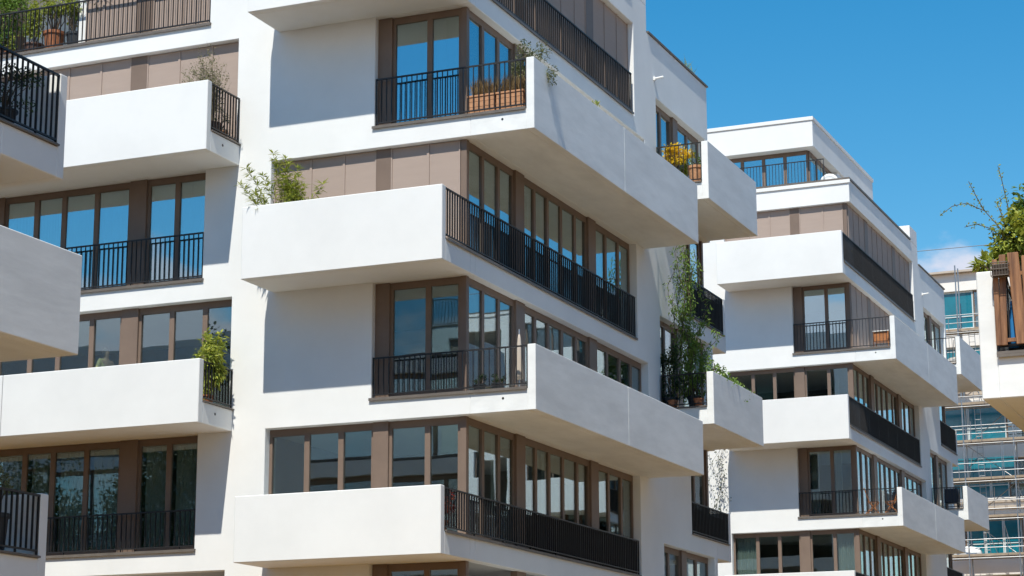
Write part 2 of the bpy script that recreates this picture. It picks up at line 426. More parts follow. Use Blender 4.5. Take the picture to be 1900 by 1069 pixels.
            rail(fF, -2.28, 1.285, z+HH+.03, z+HPk(k)-.01, .03, b_)
            q = MB(); q.tube([(.74*sx, -.004, z+.28), (.74*sx, .05, z+.28)], .026, 10); q.build('drain_outlet', 'rail', b_)
            rail(lambda u, d, zz: (u*sx, L1-d, zz), .02, 1.28, z+HH, z+HPk(k)-.02, .04, b_)
        if left:
            if mlev:
                sill(fF, -14.5 if k != 4 else -15.9, -6.5, z+HH)
                rail(fF, -14.45 if k != 4 else -15.9, -6.55, z+HH+.03, z+HPk(k)-.02, .03)
            elif k >= 0:
                q = MB()
                q.box(sx*-14.7, sx*-5.67, -1.24, -.001, z, z+HH)
                g = lambda u, d, zz: (u*sx, -1.42+d, zz)
                q.wall(g, .18, (-10.72, -5.67), (z, z+HPk(k)), []); q.wall(g, .18, (-14.7, -10.735), (z, z+HPk(k)), [])
                b_ = q.build('balcony', 'plaster', E, .012)
                g = lambda u, d, zz: ((-5.67-d)*sx, u, zz)
                rail(g, -1.235, -.02, z+HH+.03, z+HPk(k)-.02, .03, b_)
                q = MB(); q.fb(g, -1.23, -.01, -.04, .15, z+HH+.001, z+HH+.03)
                q.build('sill', 'sill', b_)
                q = MB(); q.tube([((-5.67+.006)*sx, -.73, z+.27), ((-5.67-.02)*sx, -.73, z+.27)], .03, 10); q.build('drain_outlet', 'rail', b_)
    # ---- far section, half a storey lower/higher
    for z in FS:
        hp = HP_HI if z > 6 else HP_LO
        q = MB(); q.box(sx*.001, sx*1.29, 12.03, fs_end, z, z+HH)
        q.wall(lambda u, d, zz: ((1.47-d)*sx, u, zz), .18, (12.03, fs_end), (z, z+hp), [])
        b_ = q.build('balcony', 'concrete', E, .01)
        q = MB(); q.box(sx*.002, sx*1.285, 11.98, 12.2, z+HH+.001, z+HH+.03); q.build('sill', 'sill', b_)
        rail(lambda u, d, zz: (u*sx, 12.03+d, zz), .03, 1.285, z+HH+.03, z+hp-.01, .03, b_)
        for a, b in ((12.2, 13.1), (13.1, 14.0), (14.4, 15.4), (15.4, 16.43)): window(fR, a, b, z+HH+.035, z+2.996, st('far', 'side') if z > 4 or detail else 'glass')
        pillar(fR, 14.0, 14.4, z+HH+.035, z+2.996)
        sill(fR, 12.17, 16.45, z+HH, .0 if False else .003, .2)
    for z in FM:
        hp = HP_HI if z > 6 else HP_LO
        q = MB(); q.box(sx*-4.7, 0, 16.702, fm_end-.18, z, z+HH)
        q.wall(lambda u, d, zz: (u*sx, fm_end-d, zz), .18, (-4.7, 0), (z, z+hp), [])
        b_ = q.build('balcony', 'plaster', E, .012)
        rail(fR, 14.52, fm_end-.185, z+HH+.03, z+hp-.02, .03, b_)
        q = MB(); q.fb(fR, 14.48, fm_end-.19, -.045, .16, z+HH+.001, z+HH+.03); q.build('sill', 'sill', b_)
        if detail: q = MB(); q.fb(fR, 14.53, 17.78, .055, .06, z+HH+.06, z+hp-.22 if z > 0 else z+hp-.3); q.build('privacy_cloth', 'screen_cloth', b_)
        for a, b in ((14.52, 15.4), (15.4, 16.3)): window(fR, a, b, z+HH+.035, z+2.996)
        q = MB(); q.box(sx*-.305, sx*-.165, 16.4, 16.54, z+HH+.035, z+2.996); q.build('corner_post', 'bronze', E)
        if rear or detail:
            for i, (a, b) in enumerate(((-.31, -1.2), (-1.2, -2.1), (-2.1, -3.0), (-3.0, -3.9), (-3.9, -4.84), (-6.5, -8.6), (-8.6, -10.7), (-10.7, -12.99))):
                if rear: window(fB, a, b, z+HH+.035, z+2.996)
    if rear:
        for z in FS:
            for a, b in ((-.46, -1.4), (-1.4, -2.29), (-5.81, -8.2), (-8.2, -10.6), (-10.6, -12.99)): window(fB, a, b, z+HH+.035, z+2.996)
    # wall lamp
    q = MB(); q.box(sx*.001, sx*.05, 12.0, 12.1, 13.9, 14.0); q.tube([(sx*.04, 12.05, 13.95), (sx*.28, 12.05, 13.97)], .035, 8)
    q.build('wall_lamp', 'white_paint', E)
    if pent:
        q = MB(); zt = 17.75
        q.box(sx*-12.6, sx*-1.7, 1.55, 11.2, zt, 18.78)
        q.box(sx*-12.64, sx*-1.66, 1.51, 11.24, 18.78, 18.93)
        q.box(sx*-4.5, sx*-1.78, 5.5, 11.15, 15.6, zt-.002); q.box(sx*-12.5, sx*-5.6, 2.4, 11.1, 15.6, zt-.002)
        q.build('penthouse', 'plaster', E, .01)
        g = lambda u, d, zz: (u*sx, 2.0+d, zz)
        for a, b in ((-2.05, -2.95), (-2.95, -3.8), (-3.8, -4.65), (-4.65, -5.55)): window(g, a, b, 15.75, zt-.01, rec=0)
        g = lambda u, d, zz: ((-2.0-d)*sx, u, zz)
        for a, b in ((2.08, 3.2), (3.2, 4.35), (4.35, 5.48)): window(g, a, b, 15.75, zt-.01, rec=0)
        rail(fF, -6.2, -1.0, 15.95, 16.85, .35)
    return E
SLATE = ['glass', 'glass']
B = building('apartment_building', (0, 0, 0), 'nearest white apartment house with brown window bands, filling the middle and left',
    screens=((0, 3.6, 10.25),), state={(4, 'front'): 'blind', (2, 'front'): 'blind', (3, 'left'): 'blind', (4, 'left'): 'blind', (2, 'left'): 'curtain', (0, 'left'): 'curtain',
           (4, 'side'): 'blind', (2, 'side'): ['drape', 'glass', 'glass', 'glass', 'glass', 'drape'], (1, 'side'): ['glass', 'drape', 'glass'], (0, 'side'): ['glass', 'glass', 'drape', 'glass'], (3, 'side'): ['glass', 'drape'],
           (1, 'front'): ['glass', 'glass'], (3, 'front'): ['drape', 'glass'], ('far', 'side'): 'glass'})
Cb = building('apartment_building', (-.21, 34.46, 1.08), 'white apartment house with a set-back rooftop storey standing behind the nearest house, right of centre',
    lv=(-1, 0, 1, 2, 3, 4), pent=True, left=False, screens=((2, 2.0, 10.25), (4, .3, 10.2)),
    state={(4, 'front'): 'blind', (4, 'side'): 'blind', (3, 'side'): 'blind', (3, 'front'): ['glass', 'glass'], (0, 'front'): ['curtain', 'glass', 'glass', 'glass', 'curtain'], (1, 'front'): 'drape', (2, 'front'): ['drape', 'glass', 'glass', 'curtain', 'drape']})
A = building('apartment_building', (-.03, -32.68, -3.14), 'white apartment house cut by the left edge, only its far balconies showing', detail=False, rear=True, left=False, base=-3.0, XL0=-14.8, fs_end=16.66, fm_end=18.2,
    lv=(-1, 0, 1, 2, 3, 4), group='white apartment houses in a row')
D = building('apartment_building', (15.12, -17.2, -3.33), 'white apartment house cut by the right edge, plants and wooden boards on its balcony', mirror=True, detail=False, base=-2.5, lv=(0, 1, 2, 3, 4), left=False)
def copy_tree(o, parent=None):
    c = o.copy(); C.objects.link(c); c.parent = parent
    for ch in o.children: copy_tree(ch, c)
    return c
for i, (y, z, t) in enumerate(((16.3, -.9, 'white apartment house seen mirrored in the side windows, beyond the right edge'), (49.8, .9, 'farthest white apartment house mirrored in the side windows'))):
    c = copy_tree(D); c.location = (15.12, y, z); c['label'] = t

c = copy_tree(A); c.location = (-19.5, -45, -3.3); c['label'] = 'white apartment house mirrored in the lower left windows, behind the trees'

# ------------------------------------------------------------------ building under scaffold far behind
EY = 90.0
Eb = empty('office_building', (-4, EY, GZ), 'pale building with teal glass floors behind scaffold tubes in the far right gap', 'building')
def ebox(q, x0, x1, y0, y1, z0, z1): q.box(x0+4, x1+4, y0-EY, y1-EY, z0-GZ, z1-GZ)
q = MB(); ebox(q, -16, 8, EY+.6, EY+12, GZ, 25.4); q.build('wall', 'interior_dark', Eb)
q = MB()
for i, z in enumerate((25.3, 21.75, 18.2, 14.65, 11.1, 7.55, 4.0)):
    ebox(q, -16, 8, EY, EY+.59, z-.6, z+.55)
q.build('floor_band', 'band_white', Eb, .02)
q = MB()
for z in (18.2, 11.1): ebox(q, -16, 8, EY-.12, EY-.002, z-.15, z+.05); ebox(q, -16, 8, EY-.12, EY-.002, z+.25, z+.42)
ebox(q, -16.2, 8.2, EY-.35, EY+2, 25.852, 25.98)
q.build('roof_edge', 'band_beige', Eb)
rr = random.Random(3)
for zi, z in enumerate((21.75, 18.2, 14.65, 11.1, 7.55)):
    x = -13.0
    while x < 3:
        wv = rr.choice((1.1, 1.6, 2.3)); teal = rr.random() < .7
        f_ = MB(); z0, z1 = z+.56, z+2.94
        for a, b, c_, d_ in ((x, x+.07, z0, z1), (x+wv-.07, x+wv, z0, z1), (x+.071, x+wv-.071, z1-.09, z1), (x+.071, x+wv-.071, z0, z0+.07), (x+.071, x+wv-.071, z0+.75, z0+.81)): ebox(f_, a, b, EY+.15, EY+.25, c_, d_)
        wo = f_.build('window', 'teal_frame' if teal else 'bronze', Eb)
        g = MB(); ebox(g, x+.05, x+wv-.05, EY+.19, EY+.21, z0+.03, z1-.05); g.build('pane', 'pane_teal' if teal else 'glass', wo)
        x += wv+.02
q = MB(); z0 = 12.75; ebox(q, -8.4, -4.1, EY-.25, EY-.05, 12.8, 14.05); ebox(q, -8.45, -4.05, EY-.3, EY-.26, 14.0, 14.1)
for x in (-8.45, -6.7, -5.85, -5.2, -4.1): ebox(q, x, x+.05, EY-.3, EY-.26, 13.7, 14.0)
q.build('glass_screen', ['pane_teal'], Eb)
q = MB()
rr = random.Random(5)
Sc = empty('scaffold', (-5, 88.4, GZ), 'steel tube scaffold with board decks in front of the far teal building', 'scaffold')
def sbox(q, x0, x1, y0, y1, z0, z1): q.box(x0+5, x1+5, y0-88.4, y1-88.4, z0-GZ, z1-GZ)
def stube(q, a, b, r): q.tube([(a[0]+5, a[1]-88.4, a[2]-GZ), (b[0]+5, b[1]-88.4, b[2]-GZ)], r, 6)
for x in (-9.7, -6.75, -3.75, -.75):
    for y in (88.0, 88.9):
        q = MB(); stube(q, (x, y, GZ), (x, y, 25.9 if x < -5 else 24.5), .045); q.build('standard', 'steel', Sc)
decks = (21.7, 19.4, 17.1, 14.8, 12.5, 10.2, 7.9)
for z in decks:
    q = MB()
    for k in range(4):
        x0 = -9.7+k*2.98; sbox(q, x0, x0+2.95, 88.05, 88.85, z, z+.05)
    sbox(q, -9.7, 2, 87.98, 88.02, z+.06, z+.2)
    q.build('deck', 'deck', Sc)
    q = MB()
    for zz in (.55, 1.05): stube(q, (-9.9, 87.95, z+zz), (2.1, 87.95, z+zz), .026)
    stube(q, (-9.9, 88.9, z-.05), (2.1, 88.9, z-.05), .026); stube(q, (-9.9, 87.97, z-.06), (2.1, 87.97, z-.06), .026)
    q.build('guard_rail', 'steel', Sc)
q = MB()
for i, z in enumerate(decks[:-1]): stube(q, (-6.75, 88.95, z), (-3.75, 88.95, z-2.3), .024) if i % 2 else stube(q, (-3.75, 88.95, z), (-6.75, 88.95, z-2.3), .024)
q.build('brace', 'steel', Sc)
rr = random.Random(9)
for i in range(60):
    q = MB()
    x = rr.uniform(-9.6, -.8); z = rr.choice(decks); L_ = rr.choice((.9, 1.3, 2.0, 2.3))
    if i % 3: stube(q, (x, 87.9, z+.1), (x, 87.9, z+L_), .02)
    else: stube(q, (x, 88.6, z+.1), (x+rr.uniform(-.9, .9), 88.3, z+1.9), .022)
    q.build('tube', 'steel', Sc)
q = MB()
for x in (-5.9, -5.55): stube(q, (x, 88.5, 7.9), (x-.3, 88.5, 21.9), .018)
for i in range(40): z = 8+i*.345; x = -5.9-.3*(z-7.9)/14; stube(q, (x, 88.5, z), (x+.35, 88.5, z), .012)
q.build('ladder', 'steel', Sc)
def heap(name, cx, cy, z, w, h, m, label, seed):
    rr = random.Random(seed); q = MB(); n = 14; base_ = 0
    for i in range(6):
        t = i/5; r_ = math.cos(t*math.pi/2)**.6 if i < 5 else .05
        for k in range(n):
            a = 2*math.pi*k/n; j = 1+rr.uniform(-.14, .14)
            q.v.append((cx+w*r_*j*math.cos(a), cy+.35*r_*j*math.sin(a), z+h*math.sin(t*math.pi/2)*(1+rr.uniform(-.06, .06))))
    for i in range(5):
        for k in range(n): q.f.append((i*n+k, i*n+(k+1) % n, (i+1)*n+(k+1) % n, (i+1)*n+k))
    q.f.append(tuple(range(n))[::-1]); q.f.append(tuple(5*n+k for k in range(n)))
    o = q.build(name, m, None, smooth=True); tag(o, label, 'sack', 'white sacks on the scaffold'); return o
heap('rubble_sack', -6.9, 88.45, 8.0-.02, .9, .62, 'white_paint', 'white bulging sack on the lowest visible scaffold deck', 1)
heap('rubble_sack', -7.0, 88.45, 19.46, .85, .75, 'netting', 'grey sheeted heap on the upper scaffold deck behind the white balcony', 2)
heap('rubble_sack', -5.0, 88.45, 19.46, .7, .6, 'netting', 'smaller grey sheeted heap on the upper scaffold deck, right of the tall tubes', 4)

q = MB(); pts = [(-40+i*4, 70, 22.6+.0006*(i-12)**2*4) for i in range(24)]; q.tube(pts, .02, 5)
tag(q.build('overhead_cable', 'cable'), 'thin cable running level across the sky above the far building', 'cable')

# ------------------------------------------------------------------ plants
def rdir(r): 
    while True:
        v = Vector((r.uniform(-1, 1), r.uniform(-1, 1), r.uniform(-1, 1)))
        if .05 < v.length < 1: return v.normalized()
def foliage(q, r, c, rad, n, L, W, clumps=12, droop=.3, spread=.32, open_=.0):
    c = Vector(c); cl = []
    for i in range(clumps):
        d = rdir(r); k = r.uniform(.35, .95)
        cl.append(c+Vector((d.x*rad[0], d.y*rad[1], d.z*rad[2]))*k)
    for i in range(n):
        b = r.choice(cl); s_ = spread*(r.random()**.5)
        d = rdir(r); p = b+Vector((d.x*rad[0], d.y*rad[1], d.z*rad[2]))*s_
        o = (p-c).normalized()*.6+rdir(r)*.7+Vector((0, 0, -droop))
        q.leaf(p, o, L*r.uniform(.6, 1.2), W*r.uniform(.7, 1.15), rdir(r)*.6+Vector((0, 0, 1)))
    return cl
def stems(q, r, base, tips, rad=.008, bend=.1):
    base = Vector(base)
    for t in tips:
        t = Vector(t); m_ = (base+t)/2+Vector((r.uniform(-bend, bend), r.uniform(-bend, bend), .0))
        m_.z += (t.z-base.z)*.08
        q.tube([base+Vector((r.uniform(-.03, .03), r.uniform(-.03, .03), 0)), m_, t], [rad*1.4, rad, rad*.5], 4, cap=False)
def pot(parent, r0, r1, h, m, z=0, x=0, y=0):
    q = MB(); q.lathe([(r0, z), (r1*.96, z+h*.85), (r1*1.06, z+h*.86), (r1*1.06, z+h), (r1*.92, z+h), (r1*.9, z+h*.93)], x, y)
    q.build('pot', m, parent, smooth=False)
def shrub(name, loc, label, rad, n, L, W, leafm, seed, potm=None, pr=(.15, .2, .3), trunk=0, cat='plant', group=None, clumps=12, spread=.35, droop=.3, cz=None):
    r = random.Random(seed); E_ = empty(name, loc, label, cat, group)
    h = pr[2] if potm else 0
    if potm: pot(E_, pr[0], pr[1], h, potm)
    cz = cz if cz is not None else h+trunk+rad[2]*.85
    q = MB(); cl = foliage(q, r, (0, 0, cz), rad, n, L, W, clumps, droop, spread); q.build('foliage', leafm, E_, recalc=False)
    q = MB(); stems(q, r, (0, 0, h*.8), [c for c in cl], .008 if not trunk else .014); q.build('stem', 'bark', E_)
    return E_
TZ = 12.49
tg = 'potted plants on the top left terrace'
shrub('shrub', (-12.5, .36, TZ), 'dense green leafy bush at the far left end of the top terrace', (.7, .25, .9), 2300, .1, .06, 'leaf_green', 11, 'pot_brown', (.2, .25, .3), clumps=26, group=tg)
shrub('potted_plant', (-11.62, .32, TZ), 'yellow-green leafy shrub in a dark brown pot, left of the terracotta pot', (.36, .22, .75), 1000, .085, .05, 'leaf_yellowgreen', 12, 'pot_brown', (.2, .24, .28), clumps=16, group=tg)
shrub('potted_plant', (-11.06, .34, TZ), 'small two-stemmed tree with yellow leaves in a tall orange terracotta pot', (.5, .25, .4), 700, .085, .05, 'leaf_yellowgreen', 13, 'terracotta', (.19, .25, .52), trunk=.5, clumps=14, group=tg)
shrub('potted_plant', (-10.48, .34, TZ), 'yellow-green shrub in a black pot beside the tan blinds', (.34, .22, .6), 900, .085, .045, 'leaf_yellowgreen', 14, 'pot_dark', (.15, .19, .42), trunk=.12, clumps=14, group=tg)
shrub('potted_plant', (-12.2, .2, TZ), 'low bright green plant in a small orange bowl on the top terrace', (.22, .16, .2), 220, .06, .03, 'leaf_yellowgreen', 15, 'terracotta', (.1, .14, .14), clumps=8, group=tg)
r = random.Random(16)
E_ = empty('hanging_plant', (-9.6, .12, 14.9), 'drooping vine hanging in front of the top tan blinds', 'plant')
q = MB(); q2 = MB()
for i in range(16):
    x = r.uniform(-.75, .75); L_ = r.uniform(.7, 1.65)*(1-.35*abs(x)); pts = [(x, 0, 0)]
    for k in range(1, 7): pts.append((x+r.uniform(-.06, .06)*k, -.05+r.uniform(-.05, .05), -L_*k/6))
    q2.tube(pts, .005, 4, cap=False)
    for k in range(26):
        t = r.uniform(.1, 1)*6; a = min(5, int(t)); p = Vector(pts[a]).lerp(Vector(pts[a+1]), t-a)
        q.leaf(p, rdir(r)+Vector((0, 0, -.7)), .07, .04, rdir(r))
q.build('foliage', 'leaf_olive', E_, recalc=False); q2.build('stem', 'bark', E_)
# wispy plant at the end of the upper left balcony
r = random.Random(21)
E_ = empty('potted_plant', (-5.95, -.75, 9.5), 'tall wispy dry plant rising above the end of the upper left balcony', 'plant')
pot(E_, .15, .2, .3, 'pot_brown'); q = MB(); q2 = MB()
for i in range(110):
    a = r.uniform(0, 2*math.pi); s_ = r.random()**.7; top_ = Vector((math.cos(a)*.68*s_-.12, math.sin(a)*.38*s_-.15, r.uniform(1.0, 1.55)+(1-s_)*r.uniform(.2, .85)))
    mid = Vector((top_.x*.35, top_.y*.35, top_.z*.62))
    q2.tube([(0, 0, .25), mid, top_], [.006, .004, .002], 3, cap=False)
    for k in range(30):
        t = r.uniform(.25, 1); p = mid.lerp(top_, (t-.5)*2) if t > .5 else Vector((0, 0, .25)).lerp(mid, t*2)
        q.leaf(p+rdir(r)*.05, rdir(r), .048, .024, rdir(r))
q.build('foliage', 'leaf_dry', E_, recalc=False); q2.build('stem', 'stem_pale', E_)
shrub('potted_plant', (-5.98, -.35, 9.5), 'small bushy olive plant behind the railing at the upper left balcony end', (.3, .35, .4), 420, .05, .03, 'leaf_olive', 22, 'terracotta_pale', (.15, .18, .22), clumps=10)
shrub('potted_plant', (-6.0, -.6, 3.49), 'tall leafy green shrub behind the railing at the middle left balcony end', (.38, .38, .85), 1500, .15, .06, 'leaf_yellowgreen', 23, 'terracotta', (.14, .18, .22), clumps=18, droop=.7)
# planters on the upper corner balcony
for i, x in enumerate((.2, .86)):
    E_ = empty('planter_box', (x, .24, 9.5), ('left' if i == 0 else 'right')+' terracotta trough with dry grass behind the upper corner railing', 'planter', 'terracotta troughs on the upper corner balcony')
    q = MB(); q.box(-.31, .31, -.14, .14, 0, .38); q.box(-.325, .325, -.155, .155, .38, .43); q.box(-.316, .316, -.146, .146, .16, .18); q.box(-.316, .316, -.146, .146, .28, .30); q.build('trough', 'terracotta_pale', E_, .01)
    r = random.Random(31+i); q = MB()
    for k in range(330):
        p = Vector((r.uniform(-.28, .28), r.uniform(-.1, .1), .42)); q.leaf(p, Vector((r.uniform(-.35, .35), r.uniform(-.3, .3), 1)), r.uniform(.2, .5), .012, rdir(r))
    q.build('grass_tuft', 'grass_dry', E_, recalc=False)
shrub('shrub', (1.05, .75, 9.5), 'grey-green bushy shrub spilling over the corner of the upper side balcony', (.52, .5, .72), 2800, .07, .034, 'leaf_olive', 33, 'pot_brown', (.14, .17, .25), trunk=.12, clumps=18)
# bamboo-like oleander on the middle front balcony
r = random.Random(41)
E_ = empty('potted_plant', (-3.95, -.95, 6.5), 'green oleander with narrow leaves rising over the middle balcony parapet', 'plant')
pot(E_, .17, .22, .32, 'pot_brown'); q = MB(); q2 = MB()
tips = [(-.98, -.22, 1.68), (-.8, -.3, 2.0), (-.6, -.25, 1.45), (-.5, -.1, 1.85), (-.25, -.1, 2.32), (-.12, -.15, 2.1), (0, 0, 2.2), (.12, -.1, 2.05), (.3, 0, 1.95), (.42, -.15, 1.7), (.5, -.1, 1.5), (.98, -.1, 1.5),
        (-.35, -.45, 1.32), (-.6, -.5, 1.3), (-.1, .1, 1.8), (.15, .1, 1.6), (.1, -.25, 1.7), (-.2, -.2, 1.6), (.25, -.2, 1.5), (.05, -.1, 1.9)]
for t in tips:
    t = Vector(t); b0 = Vector((r.uniform(-.08, .08), r.uniform(-.08, .08), .25)); mid = Vector((t.x*.4, t.y*.4, t.z*.6))
    q2.tube([b0, mid, t], [.009, .007, .004], 4, cap=False)
    for k in range(5):
        p = mid.lerp(t, .35+.65*k/4)
        for j in range(13 if k > 1 else 8):
            a = r.uniform(0, 6.28); q.leaf(p, Vector((math.cos(a), math.sin(a), r.uniform(-.3, .9))), r.uniform(.13, .22), .034, Vector((0, 0, 1)))
q.build('foliage', 'leaf_yellowgreen', E_, recalc=False); q2.build('stem', 'stem_pale', E_)
shrub('shrub', (-3.8, -.9, 6.5), 'dense feathery green plant at the foot of the oleander on the middle balcony', (.46, .3, .5), 2200, .09, .024, 'leaf_yellowgreen', 42, 'terracotta', (.14, .18, .25), trunk=.45, clumps=16)
# near left house plants
shrub('potted_plant', (-.35, -15.55, 4.9), 'dark bushy plant behind the black railing of the upper left edge balcony', (.55, .35, .42), 800, .06, .035, 'leaf_dark', 51, 'pot_dark', (.15, .2, .2), clumps=16)
shrub('potted_plant', (-.35, -15.25, -1.15), 'olive tufted plant showing above the lower left edge railing', (.28, .25, .3), 320, .07, .03, 'leaf_olive', 52, 'pot_dark', (.14, .18, .5), trunk=.2, clumps=9)
# red plant on the lower rail
shrub('potted_plant', (-.25, -.9, .5), 'red-leaved plant behind the railing at the corner of the lower balcony', (.28, .25, .38), 260, .08, .035, 'flower_red', 53, 'terracotta', (.12, .16, .22), clumps=9)
# far side balcony, upper
E1 = shrub('flowering_plant', (.42, 12.35, 10.95), 'bright yellow flowering plant behind the railing of the small upper side balcony', (.5, .28, .36), 1300, .085, .045, 'flower_yellow', 61, 'pot_dark', (.16, .2, .25), trunk=.35, clumps=14)
shrub('shrub', (.5, 12.6, 10.95), 'green leafy plant under the yellow flowers on the small upper side balcony', (.5, .3, .45), 1100, .09, .045, 'leaf_yellowgreen', 62, 'pot_dark', (.14, .18, .15), clumps=12)
shrub('potted_plant', (1.03, 12.35, 10.95), 'green plant in an orange pot next to the small upper side balcony parapet', (.2, .18, .24), 240, .06, .03, 'leaf_green', 63, 'terracotta_pale', (.17, .21, .5), clumps=8)
# climbing plant on the far section
r = random.Random(71)
E_ = empty('climbing_plant', (.5, 12.45, 4.95), 'tall green climber hanging down two storeys beside the far side windows', 'plant')
q = MB(); q2 = MB()
for i in range(17):
    x = r.uniform(-.2, .85); dy = r.uniform(-.15, .2); pts = [(x*.7, dy*.3, .3)]
    zt = r.uniform(2.9, 4.8) if x < .6 else r.uniform(1.5, 2.8)
    for k in range(1, 13): pts.append((x+r.uniform(-.08, .08)+.12*math.sin(k+i), dy+r.uniform(-.05, .05), .3+(zt-.3)*k/12))
    q2.tube(pts, .008, 4, cap=False)
    for k in range(185):
        t = r.random()**.95*11.99; a = int(t); p = Vector(pts[a]).lerp(Vector(pts[a+1]), t-a)+rdir(r)*.1
        q.leaf(p, rdir(r)+Vector((0, 0, -.9)), r.uniform(.08, .15), .035, rdir(r))
q.build('foliage', 'leaf_green', E_, recalc=False); q2.build('stem', 'bark', E_)
shrub('shrub', (.2, 12.35, 4.95), 'dark leafy shrub at the foot of the tall climber', (.45, .3, .7), 1000, .1, .045, 'leaf_dark', 72, 'pot_dark', (.15, .2, .3), clumps=16)
shrub('shrub', (.85, 12.4, 4.95), 'dark green shrub against the white parapet near the tall climber', (.4, .3, .8), 1000, .1, .045, 'leaf_green', 73, 'pot_dark', (.15, .2, .3), clumps=16)
for i, (x, t) in enumerate(((.32, 'small terracotta pot left of the pair at the foot of the climber'), (1.02, 'small terracotta pot close to the white parapet below the climber'))):
    E_ = empty('flower_pot', (x, 12.15, 4.95), t, 'pot', 'terracotta pots below the climber'); pot(E_, .09, .13, .2, 'terracotta')
    q = MB(); foliage(q, random.Random(80+i), (0, 0, .28), (.12, .1, .12), 60, .06, .03, 6); q.build('foliage', 'leaf_dark', E_, recalc=False)
r = random.Random(75)
E_ = empty('trailing_plant', (1.2, 12.3, 5.2), 'leafy branch trailing along the top of the lower side parapet towards the next house', 'plant')
q = MB(); q2 = MB()
for i in range(7):
    pts = [(0, 0, 0)]
    for k in range(1, 9): pts.append((.1+r.uniform(-.1, .12), k*.42+r.uniform(-.1, .1), .72+.2*math.sin(k*.9+i)-.04*k+r.uniform(-.05, .05)))
    q2.tube(pts, .008, 4, cap=False)
    for k in range(150):
        t = 1+r.random()*6.99; a = int(t); p = Vector(pts[a]).lerp(Vector(pts[a+1]), t-a)+rdir(r)*.09
        q.leaf(p, rdir(r), r.uniform(.06, .11), .05, rdir(r))
q.build('foliage', 'leaf_green', E_, recalc=False); q2.build('stem', 'bark', E_)
r = random.Random(76)
E_ = empty('grass_plant', (-.35, 16.0, 15.0), 'wispy yellow-green plant on the roof edge against the sky', 'plant'); q = MB()
for k in range(160): q.leaf(Vector((r.uniform(-.12, .12), r.uniform(-.3, .3), r.uniform(0, .5))), Vector((r.uniform(-.6, .6), r.uniform(-.9, .9), 1)), r.uniform(.15, .42), .014, rdir(r))
q.build('foliage', 'leaf_yellowgreen', E_, recalc=False)
r = random.Random(77)
E_ = empty('sprig', (1.3, 3.6, 10.1), 'small yellow-green sprig leaning over the upper side parapet', 'plant'); q = MB(); q2 = MB()
q2.tube([(0, 0, -.1), (.0, .1, .42), (.1, .5, .66)], .006, 4)
for k in range(60): q.leaf(Vector((.05, .1+k*.008, .5+k*.003))+rdir(r)*.05, rdir(r), .08, .03, rdir(r))
q.build('foliage', 'leaf_yellowgreen', E_, recalc=False); q2.build('stem', 'stem_pale', E_)

def tree(loc, h, rad, seed, label):
    r = random.Random(seed); E_ = empty('tree', loc, label, 'tree', 'trees mirrored in the left windows')
    q = MB(); q.tube([(0, 0, 0), (.1, .05, h*.3), (-.05, .1, h*.6), (.1, 0, h*.9)], [.22, .17, .1, .03], 8)
    for i in range(16):
        a = r.uniform(0, 6.28); z = h*r.uniform(.3, .75); e = Vector((math.cos(a)*rad*.75, math.sin(a)*rad*.75, z+h*.15))
        q.tube([(0, 0, z), e*.5+Vector((0, 0, z*.45)), e], [.07, .045, .015], 5)
    q.build('trunk', 'bark', E_)
    q = MB(); foliage(q, r, (0, 0, h*.63), (rad, rad, h*.42), 15000, .16, .11, 90, .2, .24); q.build('crown', 'leaf_dark', E_, recalc=False); return E_
T0 = tree((-17.2, -17.5, GZ), 15.2, 2.3, 201, 'tall slim dark tree mirrored in the middle left windows')
for x, y, k, rz, t in ((-20.6, -20, .86, 1, 'round dark tree mirrored left of the tall slim one'), (-24.0, -19, .84, 2, 'dark tree mirrored in the windows left of centre'), (-27.4, -21, .86, 3, 'broad dark tree mirrored in the leftmost windows'),
        (-31, -20, .87, 4, 'dark tree mirrored at the left edge'), (-34.5, -23, .95, 5, 'farthest dark tree mirrored past the left edge')):
    c = copy_tree(T0); c.location = (x, y, GZ); c.rotation_euler.z = rz; c.scale = (k*1.12, k*1.12, k); c['label'] = t

E_ = empty('folded_parasol', (.93, .42, 3.49), 'closed beige garden parasol beside the white parapet of the lower corner balcony', 'parasol')
q = MB(); q.tube([(0, 0, 0), (0, 0, 1.3)], .018, 8); q.build('pole', 'steel', E_)
q = MB(); q.lathe([(.075, .25), (.085, .35), (.06, .8), (.035, 1.1), (.012, 1.22)], 0, 0, 12); q.build('canopy', 'band_beige', E_, smooth=True)
for i, (x, t) in enumerate(((.08, 'small round dark bush, left of two behind the lower corner railing'), (.5, 'small round dark bush, right of two behind the lower corner railing'))):
    shrub('shrub', (x, .3, 3.49), t, (.17, .14, .13), 420, .035, .02, 'leaf_dark', 140+i, 'pot_dark', (.11, .14, .16), clumps=9, group='two round bushes on the lower corner balcony')
# ------------------------------------------------------------------ things on the far house
def folding_chair(loc, rz, label):
    E_ = empty('folding_chair', loc, label, 'chair', 'wooden folding chairs on the far balcony', rz)
    for s_ in (-.22, .22):
        q = MB(); q.tube([(s_, -.25, 0), (s_, .12, .45), (s_, .28, .95)], .018, 4); q.build('leg', 'wood_orange', E_)
        q = MB(); q.tube([(s_*.85, .28, 0), (s_*.85, -.22, .45)], .018, 4); q.build('leg', 'wood_orange', E_)
    q = MB()
    for k in range(5): q.box(-.21, .21, -.22+k*.08, -.16+k*.08, .44, .46)
    q.build('seat', 'wood_orange', E_)
    q = MB()
    for k in range(4): y = .16+k*.03; q.box(-.22, .22, y, y+.015, .56+k*.1, .63+k*.1)
    q.build('backrest', 'wood_orange', E_)
fz = 1.08+3+.49
folding_chair((.08, 34.95, fz), R(100), 'wooden folding chair left of the pair on the lower far balcony')
folding_chair((.75, 35.0, fz), R(-80), 'wooden folding chair next to the white parapet on the lower far balcony')
